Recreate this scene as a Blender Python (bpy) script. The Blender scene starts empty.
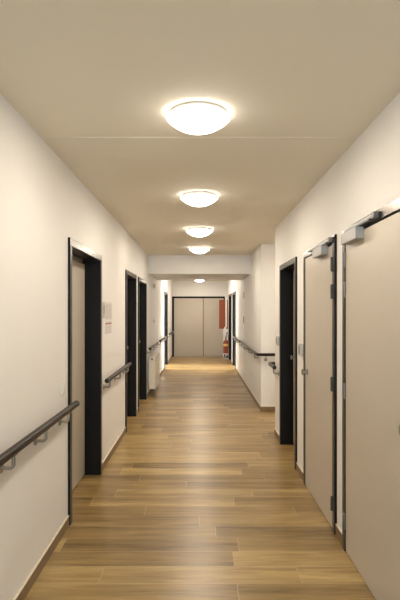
import bpy, bmesh, math
from mathutils import Vector, Matrix

S = bpy.context.scene
COL = S.collection
PI = math.pi
H = 2.68            # ceiling height
XL, XR = -0.985, 0.985
WT = 0.25           # wall thickness
YB, YE = -4.0, 18.1
EYE = 1.6
F = 510.0

# ------------------------------------------------------------------ materials
def new_mat(name):
    m = bpy.data.materials.new(name); m.use_nodes = True
    nt = m.node_tree
    return m, nt, nt.nodes['Principled BSDF']

def mat(name, col, rough=0.5, metal=0.0, noise=0.0, nscale=30.0, bump=0.0, spec=0.5, coat=0.0):
    m, nt, b = new_mat(name)
    b.inputs['Base Color'].default_value = (*col, 1)
    b.inputs['Roughness'].default_value = rough
    b.inputs['Metallic'].default_value = metal
    b.inputs['Specular IOR Level'].default_value = spec
    b.inputs['Coat Weight'].default_value = coat
    if noise or bump:
        tc = nt.nodes.new('ShaderNodeTexCoord')
        n = nt.nodes.new('ShaderNodeTexNoise')
        n.inputs['Scale'].default_value = nscale
        n.inputs['Detail'].default_value = 4
        nt.links.new(tc.outputs['Object'], n.inputs['Vector'])
        if noise:
            mx = nt.nodes.new('ShaderNodeMix'); mx.data_type = 'RGBA'
            mx.inputs[6].default_value = (*[c*(1-noise) for c in col], 1)
            mx.inputs[7].default_value = (*[min(1, c*(1+noise)) for c in col], 1)
            nt.links.new(n.outputs['Fac'], mx.inputs[0])
            nt.links.new(mx.outputs[2], b.inputs['Base Color'])
        if bump:
            bp = nt.nodes.new('ShaderNodeBump')
            bp.inputs['Strength'].default_value = bump
            bp.inputs['Distance'].default_value = 0.002
            nt.links.new(n.outputs['Fac'], bp.inputs['Height'])
            nt.links.new(bp.outputs['Normal'], b.inputs['Normal'])
    return m

def emit(name, col, strength):
    m, nt, b = new_mat(name)
    b.inputs['Base Color'].default_value = (0.8, 0.8, 0.8, 1)
    b.inputs['Emission Color'].default_value = (*col, 1)
    b.inputs['Emission Strength'].default_value = strength
    return m

def opal(name, col, strength, through):
    m = bpy.data.materials.new(name); m.use_nodes = True
    nt = m.node_tree
    for n in list(nt.nodes): nt.nodes.remove(n)
    o = nt.nodes.new('ShaderNodeOutputMaterial'); mx = nt.nodes.new('ShaderNodeMixShader')
    t = nt.nodes.new('ShaderNodeBsdfTransparent'); e = nt.nodes.new('ShaderNodeEmission')
    e.inputs[0].default_value = (*col, 1); e.inputs[1].default_value = strength
    mx.inputs[0].default_value = 1-through
    nt.links.new(e.outputs[0], mx.inputs[1+1]); nt.links.new(t.outputs[0], mx.inputs[1])
    nt.links.new(mx.outputs[0], o.inputs[0])
    return m

def wood_tiles():
    """wood-look floor tiles 1.2 x 0.2 m laid across the corridor"""
    m, nt, b = new_mat('wood_tile_floor')
    N = nt.nodes.new; L = nt.links.new
    def math_(op, a, bb=None):
        n = N('ShaderNodeMath'); n.operation = op
        for i, v in enumerate((a, bb)):
            if v is None: continue
            if isinstance(v, (int, float)): n.inputs[i].default_value = v
            else: L(v, n.inputs[i])
        return n.outputs[0]
    tc = N('ShaderNodeTexCoord'); sep = N('ShaderNodeSeparateXYZ')
    L(tc.outputs['Object'], sep.inputs[0])
    x, y = sep.outputs[0], sep.outputs[1]
    ry = math_('DIVIDE', y, 0.2)
    row = math_('FLOOR', ry)
    wn = N('ShaderNodeTexWhiteNoise'); wn.noise_dimensions = '1D'
    L(math_('ADD', row, 7.37), wn.inputs['W'])
    # rows alternate by about a third of a tile, with irregular offsets further on
    shift = math_('ADD', math_('SUBTRACT', 0.817, math_('MULTIPLY', math_('FLOORED_MODULO', row, 2.0), 0.32)),
                  math_('MULTIPLY', wn.outputs['Value'], math_('GREATER_THAN', row, 16.5)))
    xs = math_('ADD', math_('DIVIDE', x, 1.2), shift)
    colm = math_('FLOOR', xs)
    cmb = N('ShaderNodeCombineXYZ'); L(row, cmb.inputs[0]); L(colm, cmb.inputs[1])
    wn2 = N('ShaderNodeTexWhiteNoise'); wn2.noise_dimensions = '2D'
    L(cmb.outputs[0], wn2.inputs['Vector'])
    # joints
    fy = math_('FRACT', ry); fx = math_('FRACT', xs)
    ey = math_('MULTIPLY', math_('MINIMUM', fy, math_('SUBTRACT', 1.0, fy)), 0.2)
    ex = math_('MULTIPLY', math_('MINIMUM', fx, math_('SUBTRACT', 1.0, fx)), 1.2)
    e = math_('MINIMUM', ex, ey)
    joint = math_('LESS_THAN', e, 0.0020)
    # grain
    gv = N('ShaderNodeCombineXYZ')
    L(math_('ADD', math_('MULTIPLY', x, 1.6), math_('MULTIPLY', wn2.outputs['Value'], 57.0)), gv.inputs[0])
    L(math_('MULTIPLY', y, 22.0), gv.inputs[1])
    L(math_('MULTIPLY', wn2.outputs['Value'], 31.0), gv.inputs[2])
    g1 = N('ShaderNodeTexNoise'); g1.inputs['Scale'].default_value = 1.4; g1.inputs['Detail'].default_value = 6
    g1.inputs['Roughness'].default_value = 0.6; g1.inputs['Distortion'].default_value = 0.8
    L(gv.outputs[0], g1.inputs['Vector'])
    gv2 = N('ShaderNodeCombineXYZ')
    L(math_('ADD', math_('MULTIPLY', x, 0.9), math_('MULTIPLY', wn2.outputs['Value'], 91.0)), gv2.inputs[0])
    L(math_('MULTIPLY', y, 7.0), gv2.inputs[1])
    g2 = N('ShaderNodeTexNoise'); g2.inputs['Scale'].default_value = 1.0; g2.inputs['Detail'].default_value = 3
    L(gv2.outputs[0], g2.inputs['Vector'])
    tone = math_('ADD', math_('ADD', math_('MULTIPLY', wn2.outputs['Value'], 0.30), -0.21),
                 math_('ADD', math_('MULTIPLY', g1.outputs['Fac'], 0.70), math_('MULTIPLY', g2.outputs['Fac'], 0.80)))
    ramp = N('ShaderNodeValToRGB')
    el = ramp.color_ramp.elements
    el[0].position = 0.40; el[0].color = FLOOR_DARK
    el[1].position = 1.02; el[1].color = FLOOR_LIGHT
    mid = el.new(0.72); mid.color = FLOOR_MID
    L(tone, ramp.inputs[0])
    mx = N('ShaderNodeMix'); mx.data_type = 'RGBA'
    L(math_('MULTIPLY', joint, 0.75), mx.inputs[0]); L(ramp.outputs[0], mx.inputs[6])
    mx.inputs[7].default_value = (0.52, 0.40, 0.25, 1)
    L(mx.outputs[2], b.inputs['Base Color'])
    b.inputs['Roughness'].default_value = 0.32
    b.inputs['Specular IOR Level'].default_value = 0.6
    bp = N('ShaderNodeBump'); bp.inputs['Strength'].default_value = 0.12; bp.inputs['Distance'].default_value = 0.002
    L(g1.outputs['Fac'], bp.inputs['Height']); L(bp.outputs['Normal'], b.inputs['Normal'])
    return m

FLOOR_DARK = (0.135, 0.080, 0.024, 1)
FLOOR_MID = (0.325, 0.210, 0.075, 1)
FLOOR_LIGHT = (0.54, 0.385, 0.16, 1)

WARM = (1.0, 0.88, 0.72)
M = dict(
    wall=mat('white_wall_paint', (0.84, 0.82, 0.79), 0.6, noise=0.015, nscale=3, bump=0.03),
    ceil=mat('white_ceiling_paint', (0.84, 0.78, 0.655), 0.8, noise=0.012, nscale=2.5),
    seam=mat('ceiling_joint_filler', (0.86, 0.81, 0.71), 0.7, noise=0.01),
    floor=wood_tiles(),
    base=mat('brown_tile_skirting', (0.21, 0.135, 0.068), 0.45, noise=0.25, nscale=12),
    base_top=mat('cream_skirting_edge', (0.70, 0.62, 0.48), 0.5, noise=0.02),
    black=mat('black_powder_coat', (0.007, 0.0065, 0.0065), 0.45, noise=0.1, nscale=60, spec=0.18),
    trim=mat('dark_satin_metal', (0.11, 0.094, 0.080), 0.26, 1.0, noise=0.05, nscale=40),
    trim_side=mat('dark_brown_metal', (0.030, 0.024, 0.020), 0.32, 0.0, noise=0.03, nscale=5, spec=0.35),
    leaf=mat('beige_laminate', (0.535, 0.475, 0.395), 0.38, noise=0.02, nscale=5),
    leaf_edge=mat('beige_leaf_lipping', (0.22, 0.13, 0.06), 0.5, noise=0.05),
    steel=mat('brushed_steel', (0.35, 0.335, 0.315), 0.32, 1.0, noise=0.04, nscale=80),
    darksteel=mat('grey_hinge_metal', (0.20, 0.19, 0.185), 0.4, 0.7, noise=0.05, nscale=60),
    silver=mat('silver_paint', (0.33, 0.33, 0.325), 0.4, 0.2, noise=0.02, nscale=60),
    arm=mat('dark_grey_arm', (0.06, 0.06, 0.06), 0.4, 0.4, noise=0.05),
    rail=mat('dark_brown_rail', (0.022, 0.014, 0.010), 0.34, 0.0, noise=0.15, nscale=6, spec=0.13),
    cap=mat('black_end_cap', (0.010, 0.009, 0.009), 0.4, noise=0.05),
    ring=mat('white_lamp_body', (0.88, 0.86, 0.84), 0.5, noise=0.01),
    lamp=opal('opal_lamp_glass', (1.0, 0.94, 0.85), 6.3, 0.6),
    led=emit('led_panel', WARM, 42.0),
    day_l=emit('daylight_pane_west', (0.97, 0.98, 1.0), 12.0),
    day_r=emit('daylight_pane_east', (0.97, 0.98, 1.0), 12.0),
    day_b=emit('daylight_pane_rear', (0.78, 0.91, 1.0), 7.5),
    plastic=mat('white_plastic', (0.77, 0.74, 0.69), 0.5, noise=0.01),
    paper=mat('white_paper', (0.72, 0.69, 0.66), 0.7, noise=0.02, nscale=20),
    paper2=mat('printed_paper', (0.50, 0.47, 0.46), 0.6, noise=0.05, nscale=40),
    plate=mat('grey_plate', (0.52, 0.49, 0.45), 0.4, 0.2, noise=0.02),
    ink=mat('dark_ink', (0.10, 0.09, 0.09), 0.6, noise=0.05),
    redink=mat('red_ink', (0.40, 0.17, 0.14), 0.6, noise=0.05),
    red=mat('red_paint', (0.30, 0.042, 0.02), 0.4, noise=0.05, nscale=10),
    orange=mat('orange_red_board', (0.25, 0.060, 0.016), 0.5, noise=0.04, nscale=8),
    yellow=mat('yellow_sticker', (0.75, 0.52, 0.14), 0.5, noise=0.03),
    whitepaint=mat('white_enamel', (0.82, 0.81, 0.79), 0.3, noise=0.01),
    rad=mat('cream_radiator_enamel', (0.76, 0.70, 0.60), 0.35, noise=0.01),
    rubber=mat('black_rubber', (0.015, 0.015, 0.015), 0.6, noise=0.1),
    grey=mat('mid_grey_plastic', (0.22, 0.21, 0.20), 0.45, noise=0.05),
)

# ------------------------------------------------------------------ mesh helpers
class MB:
    def __init__(self): self.bm = bmesh.new()
    def box(self, x0, x1, y0, y1, z0, z1):
        x0, x1 = sorted((x0, x1)); y0, y1 = sorted((y0, y1)); z0, z1 = sorted((z0, z1))
        v = [self.bm.verts.new(p) for p in ((x0,y0,z0),(x1,y0,z0),(x1,y1,z0),(x0,y1,z0),(x0,y0,z1),(x1,y0,z1),(x1,y1,z1),(x0,y1,z1))]
        for f in ((0,3,2,1),(4,5,6,7),(0,1,5,4),(1,2,6,5),(2,3,7,6),(3,0,4,7)):
            self.bm.faces.new([v[i] for i in f])
        return self
    def tube(self, pts, r, n=14, caps=True):
        """swept round tube along a polyline"""
        pts = [Vector(p) for p in pts]
        rings = []
        prev = None
        for i, p in enumerate(pts):
            if i == 0: d = pts[1]-pts[0]
            elif i == len(pts)-1: d = pts[-1]-pts[-2]
            else: d = (pts[i]-pts[i-1]).normalized()+(pts[i+1]-pts[i]).normalized()
            d.normalize()
            if prev is None:
                up = Vector((0,0,1)) if abs(d.z) < 0.9 else Vector((1,0,0))
                u = d.cross(up).normalized()
            else:
                u = (prev - d*prev.dot(d)).normalized()
            prev = u
            w = d.cross(u)
            rr = r[i] if isinstance(r, (list, tuple)) else r
            rings.append([self.bm.verts.new(p+(u*math.cos(2*PI*k/n)+w*math.sin(2*PI*k/n))*rr) for k in range(n)])
        for a, b in zip(rings, rings[1:]):
            for k in range(n):
                self.bm.faces.new((a[k], a[(k+1)%n], b[(k+1)%n], b[k]))
        if caps:
            self.bm.faces.new(rings[0]); self.bm.faces.new(list(reversed(rings[-1])))
        return self
    def lathe(self, prof, origin, axis, n=24, cap=True):
        """profile of (radius, along) turned about axis at origin"""
        a = Vector(axis).normalized(); o = Vector(origin)
        up = Vector((0,0,1)) if abs(a.z) < 0.9 else Vector((1,0,0))
        u = a.cross(up).normalized(); w = a.cross(u)
        rings = []
        for r, t in prof:
            if r < 1e-6: rings.append([self.bm.verts.new(o+a*t)])
            else: rings.append([self.bm.verts.new(o+a*t+(u*math.cos(2*PI*k/n)+w*math.sin(2*PI*k/n))*r) for k in range(n)])
        for A, B in zip(rings, rings[1:]):
            for k in range(n):
                k2 = (k+1) % n
                if len(A) == 1 and len(B) == 1: continue
                if len(A) == 1: self.bm.faces.new((A[0], B[k2], B[k]))
                elif len(B) == 1: self.bm.faces.new((A[k], A[k2], B[0]))
                else: self.bm.faces.new((A[k], A[k2], B[k2], B[k]))
        if cap and len(rings[0]) > 1: self.bm.faces.new(list(reversed(rings[0])))
        if cap and len(rings[-1]) > 1: self.bm.faces.new(rings[-1])
        return self
    def build(self, name, m, parent=None, bevel=0.0, smooth=False, origin=None):
        bmesh.ops.recalc_face_normals(self.bm, faces=self.bm.faces[:])
        off = Vector((0,0,0))
        if parent is not None:
            off = world_loc(parent)
        elif origin is not None:
            off = Vector(origin)
        for v in self.bm.verts: v.co -= off
        if smooth:
            for f in self.bm.faces: f.smooth = True
            for e in self.bm.edges:
                if len(e.link_faces) == 2 and e.calc_face_angle(0) > math.radians(38): e.smooth = False
        me = bpy.data.meshes.new(name); self.bm.to_mesh(me); self.bm.free()
        me.materials.append(m)
        o = bpy.data.objects.new(name, me); COL.objects.link(o)
        if parent is not None: o.parent = parent
        else: o.location = off
        if bevel:
            b = o.modifiers.new('bevel', 'BEVEL'); b.width = bevel; b.segments = 2; b.limit_method = 'ANGLE'
        return o

def world_loc(o):
    v = Vector((0,0,0))
    while o is not None:
        v = v + o.location; o = o.parent
    return v

def tag(o, label=None, cat=None, group=None, kind=None):
    if label: o['label'] = label
    if cat: o['category'] = cat
    if group: o['group'] = group
    if kind: o['kind'] = kind
    return o

def empty(name, loc, label=None, cat=None, group=None, kind=None):
    o = bpy.data.objects.new(name, None); COL.objects.link(o)
    o.location = loc; o.empty_display_size = 0.1
    return tag(o, label, cat, group, kind)

def struct(name, mb, m, label=None, bevel=0.0):
    o = mb.build(name, m, bevel=bevel); o['kind'] = 'structure'
    if label: o['label'] = label
    return o

def copy_thing(o, loc, label, group):
    c = o.copy(); COL.objects.link(c); c.location = loc; c['label'] = label; c['group'] = group
    for ch in list(o.children):
        d = ch.copy(); COL.objects.link(d); d.parent = c
        for g in list(ch.children):
            e = g.copy(); COL.objects.link(e); e.parent = d
    return c

# ------------------------------------------------------------------ openings: (y0, y1) outer frame
DT = 2.155
L_OPEN = [(3.81, 5.05), (6.74, 7.83), (8.10, 9.33), (14.15, 15.46)]
R_OPEN = [(2.22, 3.46), (3.66, 4.76), (5.15, 6.19), (13.90, 15.16), (15.70, 16.96)]
ALC0, ALC1 = 6.66, 8.19

def wall_segments(y0, y1, openings):
    segs = []; c = y0
    for a, b in openings:
        segs.append((c, a)); c = b
    segs.append((c, y1)); return segs

# floor and ceiling
struct('floor', MB().box(-3.4, 3.4, YB-0.3, YE+0.3, -0.1, 0), M['floor'], 'wood-look plank tile floor running along the corridor')
struct('ceiling', MB().box(-3.4, 3.4, YB-0.3, YE+0.3, H, H+0.15), M['ceil'], 'plain off-white corridor ceiling')
struct('ceiling_beam', MB().box(XL, XR, 9.80, 11.80, 2.326, H), M['wall'], 'lowered white ceiling beam across the corridor')
struct('trim_1', MB().box(XL, XR, 3.160, 3.172, H-0.0015, H), M['seam'], 'thin pale joint line across the ceiling')

wl = MB()
for a, b in wall_segments(YB, YE, L_OPEN): wl.box(XL-WT, XL, a, b, 0, H)
for a, b in L_OPEN: wl.box(XL-WT, XL, a, b, DT, H)
struct('wall_left', wl, M['wall'], 'white left corridor wall')

wr = MB()
for a, b in wall_segments(YB, ALC0, R_OPEN[:3]) + wall_segments(ALC1, YE, R_OPEN[3:]): wr.box(XR, XR+WT, a, b, 0, H)
for a, b in R_OPEN: wr.box(XR, XR+WT, a, b, DT, H)
struct('wall_right', wr, M['wall'], 'white right corridor wall')
# side passage
ws = MB()
ws.box(XR+WT, 3.2, ALC1, ALC1+0.2, 0, H); ws.box(XR+WT, 3.2, ALC0-0.2, ALC0, 0, H); ws.box(3.2, 3.4, ALC0-0.2, ALC1+0.2, 0, H)
struct('wall_passage', ws, M['wall'], 'white walls of the side passage on the right')
struct('wall_end', MB().box(XL-WT, XR+WT, YE, YE+0.2, 0, H), M['wall'], 'white end wall of the corridor')

# rear end wall with a window behind the viewer
WB = (-0.62, 0.80, 0.75, 2.25)
wb = MB()
wb.box(XL-WT, WB[0], YB-0.2, YB, 0, H); wb.box(WB[1], XR+WT, YB-0.2, YB, 0, H)
wb.box(WB[0], WB[1], YB-0.2, YB, 0, WB[2]); wb.box(WB[0], WB[1], YB-0.2, YB, WB[3], H)
struct('wall_rear', wb, M['wall'], 'white rear end wall with a window')

def window(name, pane_mb, frame_mb, pm, label):
    w = empty(name, (0,0,0), label, kind='structure')
    frame_mb.build('window_frame', M['whitepaint'], w)
    pane_mb.build('window_pane', pm, w)
    return w
f = MB()
for a, b, c, d in ((WB[0], WB[0]+.05, WB[2], WB[3]), (WB[1]-.05, WB[1], WB[2], WB[3]), (WB[0], WB[1], WB[2], WB[2]+.05), (WB[0], WB[1], WB[3]-.05, WB[3])):
    f.box(a, b, YB-0.12, YB-0.05, c, d)
window('window_1', MB().box(WB[0]+.05, WB[1]-.05, YB-0.10, YB-0.09, WB[2]+.05, WB[3]-.05), f, M['day_b'], 'daylit window in the rear end wall')

# side rooms that bring daylight through the two open doorways far down
def side_room(side, y0, y1, n, pm, nm):
    s = -1 if side < 0 else 1
    xin = s*(0.985+WT); xo = s*3.1
    w = MB()
    w.box(xin, xo, y0-0.35, y0-0.25, 0, H); w.box(xin, xo, y1+0.25, y1+0.35, 0, H)
    w.box(xo, xo+s*0.2, y0-0.35, y0+0.1, 0, H); w.box(xo, xo+s*0.2, y1-0.1, y1+0.35, 0, H)
    w.box(xo, xo+s*0.2, y0+0.1, y1-0.1, 0, 0.1); w.box(xo, xo+s*0.2, y0+0.1, y1-0.1, 2.4, H)
    struct('wall_room_'+nm, w, M['wall'], 'white walls of the side room on the '+nm)
    fr = MB(); a, b = y0+0.1, y1-0.1
    for p in ((a, a+.05, .1, 2.4), (b-.05, b, .1, 2.4), (a, b, .1, .15), (a, b, 2.35, 2.4), (a, b, 0.95, 1.0)):
        fr.box(xo+s*0.04, xo+s*0.12, p[0], p[1], p[2], p[3])
    window('window_%d' % n, MB().box(xo+s*0.07, xo+s*0.08, a+.05, b-.05, .15, 2.35), fr, pm, 'daylit full-height window of the side room on the '+nm)
side_room(-1, 14.15, 15.46, 2, M['day_l'], 'left')
side_room(1, 13.90, 15.16, 3, M['day_r'], 'right')

# baseboards: one dark tile strip with its cream top edge
BH, BT = 0.072, 0.011
def baseboards(name, segs, label):
    a = MB(); t = MB()
    for q in segs:
        x0, x1, y0, y1 = q
        a.box(x0, x1, y0, y1, 0, BH); t.box(x0, x1, y0, y1, BH, BH+0.006)
    o = struct(name, a, M['base'], label)
    t.build('top_edge', M['base_top'], o)
baseboards('baseboard_left', [(XL, XL+BT, a, b) for a, b in wall_segments(YB, YE, L_OPEN)], 'brown tile skirting along the left wall')
baseboards('baseboard_right', [(XR-BT, XR, a, b) for a, b in wall_segments(YB, ALC0, R_OPEN[:3]) + wall_segments(ALC1-BT, YE, R_OPEN[3:])], 'brown tile skirting along the right wall')
baseboards('baseboard_passage', [(XR, 3.2, ALC1-BT, ALC1), (XR, 3.2, ALC0, ALC0+BT)], 'brown tile skirting in the side passage')

# ------------------------------------------------------------------ doors
FW, FP = 0.06, 0.017      # frame face width, projection from the wall

def knob(parent, x, y, z, nx, reach=0.055):
    """round mushroom knob on a rose; nx points out of the leaf"""
    mb = MB()
    mb.lathe([(0.026,0),(0.026,0.007),(0.011,0.010),(0.010,reach-0.026),(0.018,reach-0.021),(0.0275,reach-0.012),(0.0275,reach-0.004),(0.020,reach),(0.0,reach+0.002)], (x, y, z), (nx,0,0))
    return mb.build('door_knob', M['steel'], parent, smooth=True)

def frame(d, side, y0, y1, depth):
    """black jambs and head with satin face trim, standing FP proud of the wall"""
    s = -1 if side < 0 else 1
    xf = s*(0.985-FP); xb = s*(0.985+depth)
    fr = MB()
    fr.box(xf, xb, y0, y0+FW, 0, DT); fr.box(xf, xb, y1-FW, y1, 0, DT); fr.box(xf, xb, y0+FW, y1-FW, DT-FW, DT)
    fo = fr.build('door_frame', M['black'], d, bevel=0.0015)
    t = MB(); e = 0.0025; xt = xf - s*0.0015
    for a, b in ((y0+e, y0+FW-e), (y1-FW+e, y1-e)):
        MB().box(xf, xt, a, b, 0, DT-FW).build('side_trim', M['trim_side'], fo)
    t.box(xf, xt, y0+e, y1-e, DT-FW+e, DT-e)
    tag(t.build('head_trim', M['trim'], fo), 'satin metal strip over the door')
    return fo

def recessed_door(name, side, y0, y1, label, knob_y=None, closer=False):
    s = -1 if side < 0 else 1
    d = empty(name, (s*0.985, (y0+y1)/2, 0), label, 'door', kind='structure')
    frame(d, side, y0, y1, WT)
    xi = s*(0.985+0.140)
    top = DT-FW-(0.036 if closer else 0.003)
    lf = MB().box(xi, xi+s*0.045, y0+FW+0.003, y1-FW-0.003, 0.014, top)
    leaf = lf.build('door_leaf', M['leaf'], d, bevel=0.002)
    if knob_y: knob(leaf, xi, knob_y, 1.06, -s)
    if closer:
        # concealed closer: dark rebate over the leaf with its guide rail
        MB().box(xi, xi+s*0.045, y0+FW, y1-FW, top+0.002, DT-FW).build('head_rebate', M['black'], d)
        MB().box(xi-s*0.001, xi-s*0.030, y0+FW+0.02, y1-FW-0.22, DT-FW-0.036, DT-FW-0.004).build('guide_rail', M['darksteel'], leaf, bevel=0.002)
    return d

def flush_door(name, y0, y1, hinge_far, label, knob_y, cy0, cy1, r0, r1, hm='darksteel'):
    """door hung on the corridor side, leaf level with the frame face, hinges and closer on show"""
    d = empty(name, (0.985, (y0+y1)/2, 0), label, 'door', kind='structure')
    frame(d, 1, y0, y1, WT)
    xf = 0.985-FP+0.004
    leaf = MB().box(xf, xf+0.045, y0+FW+0.004, y1-FW-0.004, 0.008, DT-FW-0.008).build('door_leaf', M['leaf'], d, bevel=0.002)
    MB().box(xf+0.05, xf+0.07, y0+FW, y1-FW, 0.0, DT-FW).build('door_stop', M['black'], d)
    hy = (y1-FW) if hinge_far else (y0+FW)
    for z in (0.20, 1.07, 1.745, 1.945):
        MB().lathe([(0.0,-0.054),(0.006,-0.053),(0.0105,-0.050),(0.0105,0.050),(0.006,0.053),(0.0,0.054)], (0.985-FP-0.004, hy, z), (0,0,1), 14).build('hinge', M[hm], leaf, smooth=True)
    knob(leaf, xf, knob_y, 1.055, -1)
    # closer body on the leaf, guide rail on the frame head, arm between
    c = MB().box(xf, 0.919, cy0, cy1, 2.033, 2.103).build('door_closer', M['silver'], leaf, bevel=0.003)
    g = MB().box(0.985-FP-0.0015, 0.985-FP-0.020, r0, r1, 2.120, 2.138).build('guide_rail', M['silver'], leaf, bevel=0.002)
    MB().box(0.985-FP-0.0015, 0.985-FP-0.030, r0-0.045, r0, 2.108, 2.142).build('rail_stop', M['darksteel'], leaf, bevel=0.002)
    MB().box(0.938, 0.953, r0+0.03, cy1-0.08, 2.106, 2.117).build('closer_arm', M['arm'], leaf, bevel=0.001)
    return d

flush_door('door_1', 2.22, 3.46, True, 'nearest beige door on the right wall, hinged at its far side under a grey closer', 2.337, 3.01, 3.32, 2.80, 3.36)
flush_door('door_2', 3.66, 4.76, False, 'second beige door on the right wall, seen whole between two strips of white wall', 4.595, 3.86, 4.17, 3.76, 4.50, 'arm')  # darker hinge metal here: their backlit shade is put into the colour
recessed_door('door_3', 1, 5.15, 6.19, 'recessed dark-framed door on the right wall beside the side passage', 6.00)
recessed_door('door_4', -1, 3.81, 5.05, 'nearest recessed dark-framed door on the left wall with beige leaf showing', None, True)
recessed_door('door_5', -1, 6.74, 7.83, 'second dark-framed door on the left wall, behind the short handrail', 7.62)
recessed_door('door_6', -1, 8.10, 9.33, 'third dark-framed door on the left wall, just before the radiator', 9.16)
recessed_door('door_7', 1, 15.70, 16.96, 'narrow-looking dark doorway on the right beside the fire extinguisher', None)
d = empty('door_8', (-0.985, 14.8, 0), 'open dark-framed doorway far down the left wall letting in daylight', 'door', kind='structure'); frame(d, -1, 14.15, 15.46, WT)
d = empty('door_9', (0.985, 14.5, 0), 'open dark-framed doorway far down the right wall past the white cupboard door', 'door', kind='structure'); frame(d, 1, 13.90, 15.16, WT)

# double door in the end wall
d = empty('door_10', (0, YE, 0), 'beige double door closing the far end of the corridor', 'door', kind='structure')
xa, xb_, ztop = -0.978, 0.895, 2.135
fr = MB()
fr.box(xa, xa+0.068, YE-0.035, YE, 0, ztop); fr.box(xb_-0.05, xb_, YE-0.035, YE, 0, ztop); fr.box(xa+0.068, xb_-0.05, YE-0.035, YE, ztop-0.068, ztop)
fr.build('door_frame', M['black'], d, bevel=0.002)
MB().box(xa+0.070, 0.112, YE-0.020, YE-0.001, 0.008, ztop-0.070).build('door_leaf', M['leaf'], d, bevel=0.002)
MB().box(0.142, xb_-0.053, YE-0.020, YE-0.001, 0.008, ztop-0.070).build('door_leaf', M['leaf'], d, bevel=0.002)
tag(MB().box(0.112, 0.142, YE-0.026, YE-0.001, 0.008, ztop-0.070).build('meeting_strip', M['leaf_edge'], d), 'brown strip where the two leaves meet')

# white cupboard door in the right wall
d = empty('door_11', (0.985, 11.9, 0), 'white cupboard door set in the right wall with two small grey hinges', 'door', kind='structure')
MB().box(0.985, 0.978, 11.22, 12.75, 0.085, 2.24).build('door_leaf', M['whitepaint'], d, bevel=0.002)
for z in (1.42, 1.965):
    MB().lathe([(0.009,-0.07),(0.009,0.07)], (0.970, 11.25, z), (0,0,1), 12).build('hinge', M['silver'], d, smooth=True)

# ------------------------------------------------------------------ ceiling lights
LY = [2.77, 4.72, 6.66, 8.60, 16.9]
LAB = ['largest and nearest round opal ceiling light, lit, before the pale ceiling joint',
       'second nearest lit round opal ceiling light along the corridor',
       'third lit round opal ceiling light along the corridor',
       'fourth lit round opal ceiling light, just before the white beam',
       'small farthest lit ceiling light, seen below the beam above the double door']
t = empty('ceiling_light', (-0.008, LY[0], H), LAB[0], 'ceiling light', 'round opal lights along the ceiling')
R = 0.170
MB().lathe([(R-0.03,0),(R-0.026,-0.003),(R-0.014,-0.010),(R-0.008,-0.018),(R-0.008,-0.030),(R-0.009,-0.034),(R-0.010,-0.034),(R-0.012,-0.028)], (-0.008, LY[0], H), (0,0,1), 64).build('lamp_body', M['ring'], t, smooth=True)
prof = [(R-0.011,-0.026)]
sag, rim = 0.072, R+0.002
rs = (rim*rim+sag*sag)/(2*sag); am = math.asin(rim/rs)
prof.append((rim-0.001, -0.031))
for i in range(13):          # shallow spherical cap
    a = am*(1-i/12)
    prof.append((rs*math.sin(a) if i < 12 else 0.0, -0.034-sag+rs*(1-math.cos(a))))
MB().lathe(prof, (-0.008, LY[0], H), (0,0,1), 64, cap=False).build('opal_diffuser', M['lamp'], t, smooth=True)
MB().lathe([(0.0,-0.030),(R-0.022,-0.030),(R-0.022,-0.034),(0.0,-0.034)], (-0.008, LY[0], H), (0,0,1), 48).build('led_panel', M['led'], t)
for i in range(1, 5):
    copy_thing(t, (-0.004, LY[i], H), LAB[i], 'round opal lights along the ceiling')

copy_thing(t, (-0.004, 13.3, H), 'unseen round opal ceiling light added beyond the white beam, between the two open doorways', 'round opal lights along the ceiling')  # added light, hidden by the beam, to brighten the far stretch
copy_thing(t, (2.0, 7.45, H), 'unseen round opal ceiling light added inside the side passage on the right', 'round opal lights along the ceiling')  # unseen light added to brighten the passage wall facing the viewer

# ------------------------------------------------------------------ handrails
RR, RZ = 0.0235, 0.912
def arc_bracket(side, y):
    """elbow from a wall rose out and up under the rail"""
    s = -1 if side < 0 else 1
    xw = s*0.985; xr = s*0.92; z0 = RZ-0.085
    pts = [(xw, y, z0), (xr+s*0.018, y, z0)]
    for i in range(1, 6):
        a = i/5*PI/2
        pts.append((xr+s*0.018*(1-math.sin(a)), y, z0+0.018*(1-math.cos(a))))
    pts.append((xr, y, RZ-RR+0.004))
    mb = MB().tube(pts, 0.0095, 10)
    mb.lathe([(0.027,0),(0.027,0.006),(0.022,0.010),(0.0,0.010)], (xw, y, z0), (-s,0,0), 20)
    mb.box(xr-0.012, xr+0.012, y-0.03, y+0.03, RZ-RR-0.002, RZ-RR+0.004)
    return mb

def end_cap(rail, p, d):
    d = Vector(d)
    MB().lathe([(RR+0.001,-0.004),(RR+0.001,0.006),(RR*0.85,0.011),(RR*0.4,0.014),(0,0.0145)], p, d, 18).build('end_cap', M['cap'], rail, smooth=True)

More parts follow.
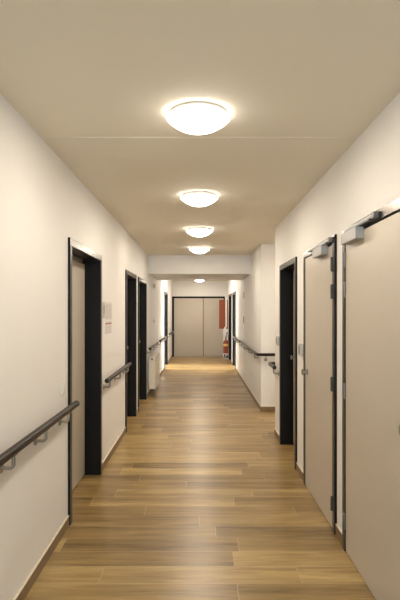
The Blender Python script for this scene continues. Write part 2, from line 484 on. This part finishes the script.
def handrail(side, y0, y1, brackets, label, caps=(True, True), group=None, wrap=None):
    s = -1 if side < 0 else 1
    xr = s*0.92
    h = empty('handrail', (s*0.985, (y0+y1)/2, RZ), label, 'handrail', group)
    pts = [(xr, y0, RZ), (xr, y1, RZ)]
    if wrap == 'far':      # turns the corner into the side passage at its far end
        pts = [(xr, y0, RZ)] + [(xr+0.05*(1-math.cos(a)), y1-0.05+0.05*math.sin(a), RZ) for a in [i/6*PI/2 for i in range(7)]] + [(1.35, y1, RZ)]
    if wrap == 'near':
        pts = [(1.75, y0, RZ)] + [(xr+0.05*(1-math.sin(a)), y0+0.05*(1-math.cos(a)), RZ) for a in [i/6*PI/2 for i in range(7)]] + [(xr, y1, RZ)]
    MB().tube(pts, RR, 20).build('rail', M['rail'], h, smooth=True)
    if caps[0]: end_cap(h, pts[0], Vector(pts[0])-Vector(pts[1]))
    if caps[1]: end_cap(h, pts[-1], Vector(pts[-1])-Vector(pts[-2]))
    for y in brackets:
        arc_bracket(side, y).build('bracket', M['steel'], h, smooth=True)
    return h
G = 'dark handrails along the corridor walls'
handrail(-1, 0.55, 3.80, (0.93, 1.46, 1.99, 2.52, 3.05, 3.58), 'dark brown handrail nearest on the left, ending at the first door', group=G)
handrail(-1, 5.07, 6.72, (5.22, 5.90, 6.55), 'short dark handrail on the left between the first two doors', group=G)
handrail(-1, 9.42, 11.15, (9.55, 10.3, 11.0), 'dark handrail on the left wall above the radiator', group=G)
handrail(-1, 11.85, 14.08, (12.0, 12.9, 13.9), 'dark handrail on the left between radiator rail and far open doorway', group=G)
handrail(-1, 15.55, 17.95, (15.75, 16.8, 17.8), 'farthest dark handrail on the left beside the double door', group=G)
h = handrail(1, 8.125, 11.35, (8.55, 9.6, 10.6, 11.2), 'dark handrail on the right wrapping round the corner from the side passage', group=G, wrap='near')
for x in (1.06, 1.6):
    z0 = RZ-0.085
    MB().tube([(x, ALC1, z0), (x, 8.143, z0), (x, 8.130, z0+0.005), (x, 8.125, z0+0.018), (x, 8.125, RZ-RR+0.004)], 0.0075, 10).lathe([(0.027,0),(0.027,0.006),(0.022,0.010),(0.0,0.010)], (x, ALC1, z0), (0,-1,0), 20).build('bracket', M['steel'], h, smooth=True)
handrail(1, 11.62, 13.80, (11.8, 12.7, 13.6), 'dark handrail on the right across the white cupboard door', group=G)
h = handrail(1, 6.27, 6.725, (6.345,), 'short dark handrail stub on the right corner beside the recessed door', group=G, wrap='far')
z0 = RZ-0.085
MB().tube([(1.2, ALC0, z0), (1.2, 6.707, z0), (1.2, 6.720, z0+0.005), (1.2, 6.725, z0+0.018), (1.2, 6.725, RZ-RR+0.004)], 0.0075, 10).lathe([(0.027,0),(0.027,0.006),(0.022,0.010),(0.0,0.010)], (1.2, ALC0, z0), (0,1,0), 20).build('bracket', M['steel'], h, smooth=True)

# ------------------------------------------------------------------ wall fittings
def reader(x, y, z, label, w=0.10, hh=0.115, dp=0.032):
    t = empty('wall_reader', (x, y, z-hh/2), label, 'wall control', 'grey control boxes beside the right-hand doors')
    MB().box(x, x-dp, y-w/2, y+w/2, z-hh/2, z+hh/2).build('housing', M['plate'], t, bevel=0.006)
    MB().box(x-dp, x-dp-0.003, y-w*0.32, y+w*0.32, z-hh*0.32, z+hh*0.34).build('front_panel', M['grey'], t, bevel=0.001)
reader(XR, 4.89, 1.232, 'grey control box on the wall between the second beige door and recessed door')
reader(XR, 6.33, 1.235, 'grey control box at the wall corner above the short handrail stub')

t = empty('light_switch', (XL, 3.66, 1.0), 'white light switch on the left wall above the nearest handrail end', 'light switch')
MB().box(XL, XL+0.010, 3.615, 3.705, 1.005, 1.09).build('switch_plate', M['plastic'], t, bevel=0.003)
MB().box(XL+0.010, XL+0.016, 3.632, 3.688, 1.02, 1.075).build('rocker', M['plastic'], t, bevel=0.002)

t = empty('door_plate', (XL, 5.18, 1.53), 'grey room plate beside the nearest left doorway', 'sign')
MB().box(XL, XL+0.006, 5.09, 5.27, 1.53, 1.695).build('plate', M['plate'], t, bevel=0.0015)
tag(MB().box(XL+0.006, XL+0.007, 5.205, 5.235, 1.575, 1.665).build('printed_mark', M['ink'], t), 'dark vertical mark')

t = empty('notice', (XL, 5.5, 1.505), 'pale grey printed sheet on the left wall beside the room plate', 'notice', 'sheets pinned on the left wall')
MB().box(XL, XL+0.002, 5.29, 5.71, 1.505, 1.70).build('sheet', M['paper'], t)
g = MB()
for i in range(4):
    g.box(XL+0.002, XL+0.0026, 5.335+i*0.092, 5.335+i*0.092+0.05, 1.52, 1.68)
g.build('printed_columns', M['paper2'], t)
t = empty('notice', (XL, 5.5, 1.36), 'white notice with a red heading under the grey printed sheet', 'notice', 'sheets pinned on the left wall')
MB().box(XL, XL+0.002, 5.30, 5.70, 1.36, 1.50).build('sheet', M['paper'], t)
tag(MB().box(XL+0.002, XL+0.0026, 5.32, 5.68, 1.462, 1.48).build('heading', M['redink'], t), 'red heading bar')
g = MB()
for i in range(5): g.box(XL+0.002, XL+0.0026, 5.32, 5.66-0.04*(i % 2), 1.375+i*0.016, 1.381+i*0.016)
g.build('printed_lines', M['paper2'], t)

t = empty('alarm_sounder', (XL, 10.85, 2.10), 'small pale alarm box high on the left wall under the beam', 'alarm')
MB().box(XL, XL+0.045, 10.78, 10.92, 2.10, 2.19).build('housing', M['plastic'], t, bevel=0.01)
MB().box(XL+0.045, XL+0.049, 10.81, 10.89, 2.125, 2.165).build('lens', M['paper'], t, bevel=0.002)
t = empty('thermostat', (XL, 10.9, 1.35), 'small grey wall thermostat on the left above the radiator', 'thermostat')
MB().box(XL, XL+0.02, 10.87, 10.93, 1.35, 1.43).build('housing', M['plastic'], t, bevel=0.004)
MB().box(XL+0.02, XL+0.023, 10.885, 10.915, 1.375, 1.405).build('dial', M['grey'], t, bevel=0.001)

# ------------------------------------------------------------------ radiator
t = empty('radiator', (-0.90, 10.05, 0.13), 'cream panel radiator low on the left wall under the handrail', 'radiator')
y0, y1, z0, z1 = 9.58, 10.60, 0.13, 0.74
MB().box(-0.846, -0.834, y0, y1, z0, z1).build('front_panel', M['rad'], t, bevel=0.005)
MB().box(-0.955, -0.943, y0, y1, z0, z1).build('rear_panel', M['rad'], t, bevel=0.005)
for y in (y0, y1-0.006): MB().box(-0.943, -0.846, y, y+0.006, z0+0.015, z1-0.01).build('side_panel', M['rad'], t)
g = MB()
for i in range(26): g.box(-0.943, -0.846, y0+0.02+i*0.038, y0+0.034+i*0.038, z1-0.012, z1-0.004)
g.build('top_grille', M['rad'], t)
g = MB()
for i in range(24): g.box(-0.930, -0.858, y0+0.03+i*0.04, y0+0.034+i*0.04, z0+0.03, z1-0.03)
g.build('convector_fins', M['rad'], t)
for y in (y0+0.2, y1-0.2): MB().box(-0.985, -0.955, y-0.02, y+0.02, z0+0.1, z1-0.08).build('wall_bracket', M['whitepaint'], t)
MB().lathe([(0.013,0),(0.013,0.02),(0.021,0.024),(0.021,0.07),(0.016,0.075),(0,0.075)], (-0.895, y0+0.06, z1-0.035), (0,-1,0), 16).build('valve', M['grey'], t, smooth=True)

# ------------------------------------------------------------------ fire point at the far right
t = empty('extinguisher_stand', (0.90, 17.35, 0), 'white floor stand with tall orange-red board at the far right', 'fire point')
b = MB()
b.box(0.80, 0.975, 17.05, 17.45, 0.0, 0.03)
b.box(0.80, 0.815, 17.08, 17.42, 0.03, 0.17); b.box(0.955, 0.97, 17.08, 17.42, 0.03, 0.17); b.box(0.80, 0.97, 17.08, 17.42, 0.17, 0.185)
b.build('base', M['whitepaint'], t, bevel=0.004)
pole = [(0.83, 17.40, 0.185), (0.83, 17.40, 0.96)]
for i in range(1, 8):
    k = i/7; pole.append((0.83+0.075*(3*k*k-2*k**3), 17.40, 0.96+0.16*k))
pole.append((0.905, 17.40, 2.08))
MB().tube(pole, 0.026, 14).build('pole', M['whitepaint'], t, smooth=True)
MB().box(0.80, 0.95, 17.43, 17.45, 0.56, 0.98).build('back_plate', M['whitepaint'], t, bevel=0.003)
tag(MB().box(0.665, 0.965, 17.43, 17.47, 1.01, 2.0).build('sign_board', M['orange'], t, bevel=0.003), 'tall orange-red board')
MB().lathe([(0.045,0),(0.045,0.012),(0.028,0.012),(0.028,0.0)], (0.925, 17.05, 0.085), (0,-1,0), 20).build('tie_ring', M['grey'], t, smooth=True)

t = empty('fire_extinguisher', (0.882, 17.25, 0.185), 'red fire extinguisher with a yellow sticker on the white stand', 'fire extinguisher')
c = (0.882, 17.25, 0.185)
body = MB().lathe([(0.076,0),(0.085,0.012),(0.087,0.03),(0.087,0.36),(0.080,0.40),(0.058,0.435),(0.028,0.45),(0.026,0.465),(0,0.465)], c, (0,0,1), 28).build('cylinder', M['red'], t, smooth=True)
MB().lathe([(0.0885,0.245),(0.0885,0.325)], c, (0,0,1), 28).build('sticker', M['yellow'], body, smooth=True)
v = MB().lathe([(0.022,0.465),(0.022,0.51),(0.03,0.512),(0.03,0.535),(0,0.535)], c, (0,0,1), 16).build('valve', M['grey'], t, smooth=True)
MB().box(0.868, 0.896, 17.12, 17.29, 0.735, 0.747).build('lever', M['rubber'], t, bevel=0.003)
hp = [(0.90, 17.24, 0.70)]
for i in range(1, 13):
    a = i/12*PI*1.05
    hp.append((0.90+0.033*(1-math.cos(a)), 17.22, 0.70+0.20*math.sin(a)))
hp += [(0.962, 17.22, 0.50), (0.962, 17.22, 0.36)]
MB().tube(hp, 0.011, 10).build('hose', M['rubber'], t, smooth=True)

# ------------------------------------------------------------------ camera, world, output look
cam = bpy.data.cameras.new('camera'); co = bpy.data.objects.new('camera', cam); COL.objects.link(co)
co.location = (0, 0, EYE); co.rotation_euler = (PI/2, 0, 0)
cam.sensor_fit = 'AUTO'; cam.sensor_width = 36.0; cam.lens = 36.0*F/600.0
cam.shift_y = 11.5/600.0; cam.shift_x = 0.3/600.0
cam.clip_start = 0.02
S.camera = co

w = bpy.data.worlds.new('world'); S.world = w; w.use_nodes = True
w.node_tree.nodes['Background'].inputs[0].default_value = (0.7, 0.8, 0.9, 1)
w.node_tree.nodes['Background'].inputs[1].default_value = 0.05

S.view_settings.view_transform = 'Standard'
S.view_settings.look = 'None'
S.view_settings.exposure = 1.50
S.view_settings.gamma = 1.0
S.view_settings.use_curve_mapping = False
